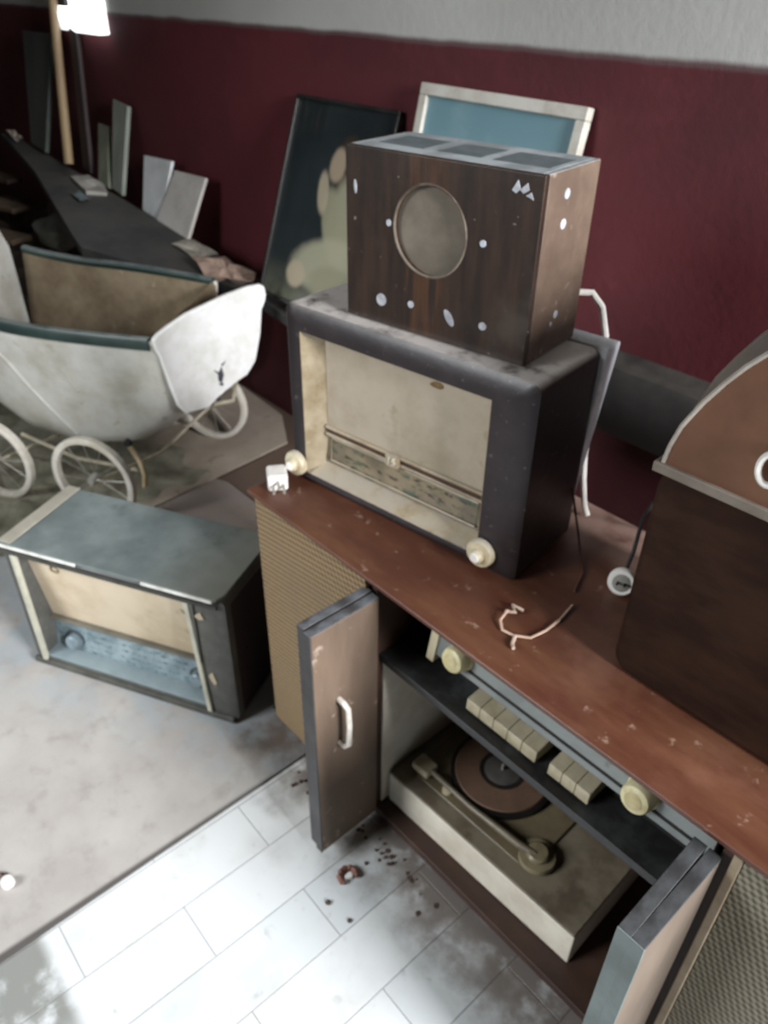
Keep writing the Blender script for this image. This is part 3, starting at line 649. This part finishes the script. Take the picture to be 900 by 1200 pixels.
# dark heap of rubble at the far end with planks and a stone
random.seed(11)
def heap(u, v):
    x = -5.9+2.7*u; y = .70+.87*v
    e = min(1, 4*u*(1), 5*(1-u), 3.2*v+.0)*min(1, 6*(1-v)+.55)
    e = max(0, e)
    nz = .5+.5*math.sin(x*7.1+y*3)*math.sin(y*9.2-x*2.3)
    lim = bd_z(x)-.05
    return (x, y, min(lim, max(0.001, e*(.30+.16*nz+.06*random.random()))))
m_rub = M('dark_rubble', '2b2520', '463a30', 9, .3, .7, rough=.95, dust='4c4238', dust_lo=.4, dust_hi=.65, dscale=9, bump=.01)
tag(obj('rubble_heap', MB().grid(60, 26, heap), m_rub, smooth=False), 'dark heap of rubble at the far end behind the pram', 'rubble', kind='stuff')
m_pk = M('dim_plank', '5b4a3a', '3f342b', 6, stretch=(.3, 2, 1))
for i, (a, c, w_, lab) in enumerate((((-4.95, .66, .53), (-3.75, 1.10, .50), .055, 'dim brown plank lying on the rubble, nearest the pram'), ((-5.3, .9, .58), (-4.05, 1.22, .56), .05, 'dim brown plank lying on the rubble, middle of three'), ((-5.6, 1.15, .60), (-4.4, 1.33, .62), .045, 'dim brown plank lying on the rubble, farthest back'))):
    a, c = Vector(a), Vector(c); t = (c-a).normalized(); sd = Vector((-t.y, t.x, 0))*w_; z_ = Vector((0, 0, .022))
    tag(obj('loose_plank', MB().hexa([a-sd, a-sd+z_, a+sd, a+sd+z_, c-sd, c-sd+z_, c+sd, c+sd+z_]), m_pk, bevel=.003), lab, 'plank', 'planks on the rubble heap')
mb = MB(); bmesh.ops.create_icosphere(mb.bm, subdivisions=3, radius=1)
for v in mb.bm.verts:
    k = 1+.16*math.sin(v.co.x*4+1)*math.cos(v.co.y*5)+.1*math.sin(v.co.z*6); v.co = Vector((v.co.x*.12, v.co.y*.09, v.co.z*.075))*k+Vector((-3.74, 1.262, .525))
tag(obj('stone_lump', mb, M('grey_stone', '82827a', '66665f', 9, rough=.9)), 'rounded grey stone lump on the rubble below the long board', 'stone')

# ------------------------------------------------------------------ floor coverings and litter
random.seed(21)
def rug_pt(u, v):
    return (-3.3+2.325*u, -1.0+1.62*v, .006)
rp_ = [(-3.3, -1.2), (-.972, -1.2), (-.972, -.08), (-.982, .5), (-.985, .654), (-1.150, .654), (-1.16, 1.12), (-2.12, 1.12), (-3.3, .62)]
s = N('dusty_beige_rug'); x, y, z = s.xyz(True)
col = s.mix(s.ramp(s.noise(3.2, 5), .35, .68), '9c9691', 'aca8a3'); col = s.mix(s.math('MULTIPLY', s.ramp(s.noise(17, 5), .5, .75), .4), col, '7b726b')
col = s.mix(s.math('MULTIPLY', s.ramp(x, -.992, -.980), .9), col, '3f3b39')
col = s.mix(s.math('MULTIPLY', s.ramp(s.math('ADD', y, s.math('MULTIPLY', s.noise(12, 4), .08)), .54, .62), s.math('MULTIPLY', s.ramp(x, -1.24, -1.12), .9)), col, '3a342f')  # dirt and shadow beside the console, both painted dark into the rug
col = s.mix(s.math('MULTIPLY', s.ramp(s.math('ADD', y, s.math('MULTIPLY', x, -.5)), .90, 1.12), s.math('MULTIPLY', s.ramp(s.noise(7, 4), .35, .6), .6)), col, '93a0a6'); col = s.mix(s.math('MULTIPLY', s.ramp(y, .45, .85), .75), col, '705c4e')
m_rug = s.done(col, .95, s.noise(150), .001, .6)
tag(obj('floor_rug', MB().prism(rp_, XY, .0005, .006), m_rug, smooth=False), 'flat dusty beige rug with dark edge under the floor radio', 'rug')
random.seed(5)
m_card = M('dusty_tan_sheet', '8f8375', 'a09586', 5, rough=.9, spots='6d6255', spot_scale=12, bump=.003)
tag(obj('cardboard_sheet', MB().prism([(-2.135, .80), (-2.215, 1.445), (-2.42, 1.56), (-2.83, 1.585), (-3.0, 1.3), (-2.9, .9)], XY, .0065, .012), m_card, smooth=False), 'flat tan cardboard sheet on the floor under the foot of the pram', 'sheet')
def crumple(u, v):
    x = -3.25+1.05*u; y = .30+.78*v
    e = min(1, 7*u, 7*(1-u), 7*v, 7*(1-v)); e = max(e, 0)
    n_ = .5+.25*math.sin(x*31+y*17)+.25*math.sin(y*43-x*23+1.3)
    return (x+.02*math.sin(y*40), y+.03*math.sin(x*28), .0125+e*(.002+.022*n_*random.uniform(.6, 1.1)))
tag(obj('plaster_debris', MB().grid(64, 48, crumple), M('grey_green_debris', '8a8675', '6d6a5a', 10, .35, .65, rough=.95, spots='46422f', spot_scale=14, bump=.006)), 'grey green crumbled plaster spread under the pram wheels', 'debris', kind='stuff')
mb = MB(); random.seed(9)
for i in range(34):
    x = random.gauss(-.70, .10); y = random.gauss(.612, .02)
    if y < .64: mb.flake((x, y, .0005), random.uniform(.002, .007), 6, random.uniform(.001, .003))
for i in range(16):
    mb.flake((random.gauss(-.93, .05), random.gauss(.575, .03), .0005), random.uniform(.002, .007), 6, .002)
tag(obj('dirt_crumbs', mb, M('dark_crumbs', '3a2d26', '574438', 40, rough=.95), smooth=False), 'dark crumbs of dirt on the white tiles at the foot of the console', 'dirt', kind='stuff')
sr = empty('broken_shell', (-.686, .523, 0), 20, 'small brown and white broken ring lying on the white tiles', 'litter')
obj('ring_piece', MB().tube([(.017*math.cos(a), .017*math.sin(a), .006) for a in [R(20+i*15) for i in range(18)]], [.004+.003*math.sin(i*1.3)**2 for i in range(18)], 8), M('brown_ring', '6b4238', '8a5f50', 40), sr)
obj('white_bit', MB().flake((.002, 0, .001), .010, 7, .006), m_white_plastic, sr, .001)
wc = empty('bottle_cap', (-1.112, -.004, .0065), 30, 'small white cap with a dark stub lying on the rug', 'cap')
obj('cap_body', MB().lathe([(0, .016), (.011, .015), (.013, .011), (.013, 0), (0, 0)], (0, 0, 0), n=24), m_white_plastic, wc)
obj('stub', MB().tube([(-.012, .004, .006), (-.024, .008, .006), (-.034, .006, .005)], .005, 8), M('brown_stub', '5a4338', '3e2e27', 20), wc)
for (x, y, sz, lab) in ((-.67, .46, .006, 'tiny dark pebble on the white tile right of the broken ring'), (-.615, .47, .005, 'tiny dark pebble on the white tile, farther right')):
    mb = MB(); mb.lathe([(0, sz), (sz*.8, sz*.7), (sz, sz*.3), (sz*.7, 0), (0, 0)], (x, y, 0), n=10)
    tag(obj('pebble', mb, M('dark_pebble', '4a403a', '37302b', 30)), lab, 'pebble')

# ------------------------------------------------------------------ small things on the console
pg = empty('plug_adapter', (-1.103, .690, .670), 150, 'white plug adapter with metal pins on the left corner of the console', 'plug')
obj('adapter_body', MB().box(-.022, -.020, .0005, .026, .020, .036), m_white_plastic, pg, .006, 3)
for y in (-.010, .010): obj('pin', MB().tube([(-.022, y, .016), (-.046, y, .012)], .0026, 8), m_metal, pg)
obj('pin', MB().tube([(-.022, 0, .024), (-.042, 0, .021)], .0026, 8), m_metal, pg)
rpx = empty('round_plug', (-.470, .935, .6705), 24, 'round white mains plug with black cord beside the domed case', 'plug')
obj('plug_body', MB().lathe([(0, .0), (.020, .0), (.023, .004), (.023, .016), (.014, .026), (.007, .032), (0, .032)], (0, 0, .023), (0, 1, -.4), 28), m_white_plastic, rpx)
obj('plug_face', MB().lathe([(0, .0015), (.013, .001), (.015, 0), (0, 0)], (0, -.0005, .023), (0, -1, .4), 24), M('grey_plug_face', '8a867e', '6e6a62', 30), rpx)
for x in (-.006, .006): obj('plug_pin', MB().tube([(x, 0, .023), (x, -.014, .0285)], .002, 8), m_dark, rpx)
obj('cord', MB().tube([(0, .030, .026), (.004, .06, .05), (.004, .10, .09), (.012, .14, .10), (.03, .17, .05), (.06, .19, .012), (.12, .2, .006)], .0035, 8), M('black_cord', '1c1a1a', '2a2726', 20), rpx)
tw = empty('twisted_wire', (-.5, .76, .6705), 0, 'thin pale bent wire with frayed ends lying on the red console top', 'wire')
obj('wire', MB().tube([(-.055, -.005, .010), (-.050, -.028, .006), (-.035, -.040, .003), (-.015, -.036, .003), (.005, -.02, .003), (.010, .01, .003), (.008, .05, .003), (.0, .09, .003)], .0022, 6), M('pale_wire', 'b89d8a', 'a08673', 30), tw)
m_fy = M('frayed_white', 'b5a090', '9a8677', 30)
obj('frayed_end', MB().tube([(-.06, -.005, .004), (-.045, .002, .008), (-.06, .012, .007), (-.042, .018, .005)], .003, 6), m_fy, tw)
obj('frayed_end', MB().tube([(-.012, -.036, .004), (-.004, -.052, .004), (.004, -.058, .004)], .0028, 6), m_fy, tw)
def under(name, pts, r_, m_, root):
    inv = (Matrix.Translation(root.location) @ root.rotation_euler.to_matrix().to_4x4()).inverted()
    return obj(name, MB().tube([inv @ Vector(p) for p in pts], r_, 8), m_, root)
under('power_cord', [(-.712, .998, 1.085), (-.70, 1.022, 1.098), (-.685, 1.036, 1.098), (-.668, 1.044, 1.078), (-.660, 1.056, 1.03), (-.662, 1.062, .95), (-.664, 1.066, .80), (-.658, 1.068, .75), (-.648, 1.07, .70), (-.640, 1.075, .676)], .0055, m_white_plastic, tr)
under('power_cord', [(-.640, .995, .80), (-.61, .98, .75), (-.585, .968, .71), (-.562, .955, .673), (-.54, .93, .673), (-.52, .88, .673)], .002, M('brown_cord', '4a3024', '5c3d2f', 20), br)

# ------------------------------------------------------------------ camera and light
cam = bpy.data.cameras.new('camera'); co = bpy.data.objects.new('camera', cam); COL.objects.link(co)
cam.sensor_fit = 'VERTICAL'; cam.sensor_height = 36; cam.lens = 27; cam.clip_start = .02
yaw, pitch, roll = R(48.6), R(34.7), R(.9)
rot = Matrix.Rotation(yaw, 3, 'Z') @ Matrix.Rotation(math.pi/2-pitch, 3, 'X') @ Matrix.Rotation(roll, 3, 'Z')
co.matrix_world = Matrix.Translation((0, 0, 1.5)) @ rot.to_4x4()
bpy.context.scene.camera = co
cam.dof.use_dof = True; cam.dof.focus_distance = .5; cam.dof.aperture_fstop = 10

def area(loc, target, sx, sy, e, c, spread=180):
    l = bpy.data.lights.new('daylight', 'AREA'); l.shape = 'RECTANGLE'; l.size = sx; l.size_y = sy; l.energy = e; l.color = c; l.spread = R(spread)
    o = bpy.data.objects.new('daylight', l); COL.objects.link(o); o.location = loc
    o.rotation_euler = (Vector(target)-Vector(loc)).to_track_quat('-Z', 'Y').to_euler()
area((2.8, .9, 2.1), (-1.4, .8, .5), 1.2, 1.1, 56, (.96, .97, 1), 75)
area((-1.9, -2.7, 2.2), (-1.1, .1, 0), 1.4, 1.4, 22, (.93, .97, 1), 75)
sl = bpy.data.lights.new('panel_spot', 'SPOT'); sl.energy = 300; sl.spot_size = R(5.5); sl.spot_blend = 1; sl.shadow_soft_size = .02; sl.color = (1, .99, .96)  # added spot lamp, there only to brighten the pram's end panel
so = bpy.data.objects.new('panel_spot', sl); COL.objects.link(so); so.location = (2.2, -2.0, 2.6); so.rotation_euler = (Vector((-2.12, 1.05, .53))-Vector(so.location)).to_track_quat('-Z', 'Y').to_euler()
w = bpy.data.worlds.new('world'); bpy.context.scene.world = w; w.use_nodes = True
w.node_tree.nodes['Background'].inputs[0].default_value = (.5, .55, .6, 1); w.node_tree.nodes['Background'].inputs[1].default_value = .14
sc = bpy.context.scene
sc.view_settings.view_transform = 'Standard'; sc.view_settings.exposure = .6
sc.cycles.max_bounces = 6
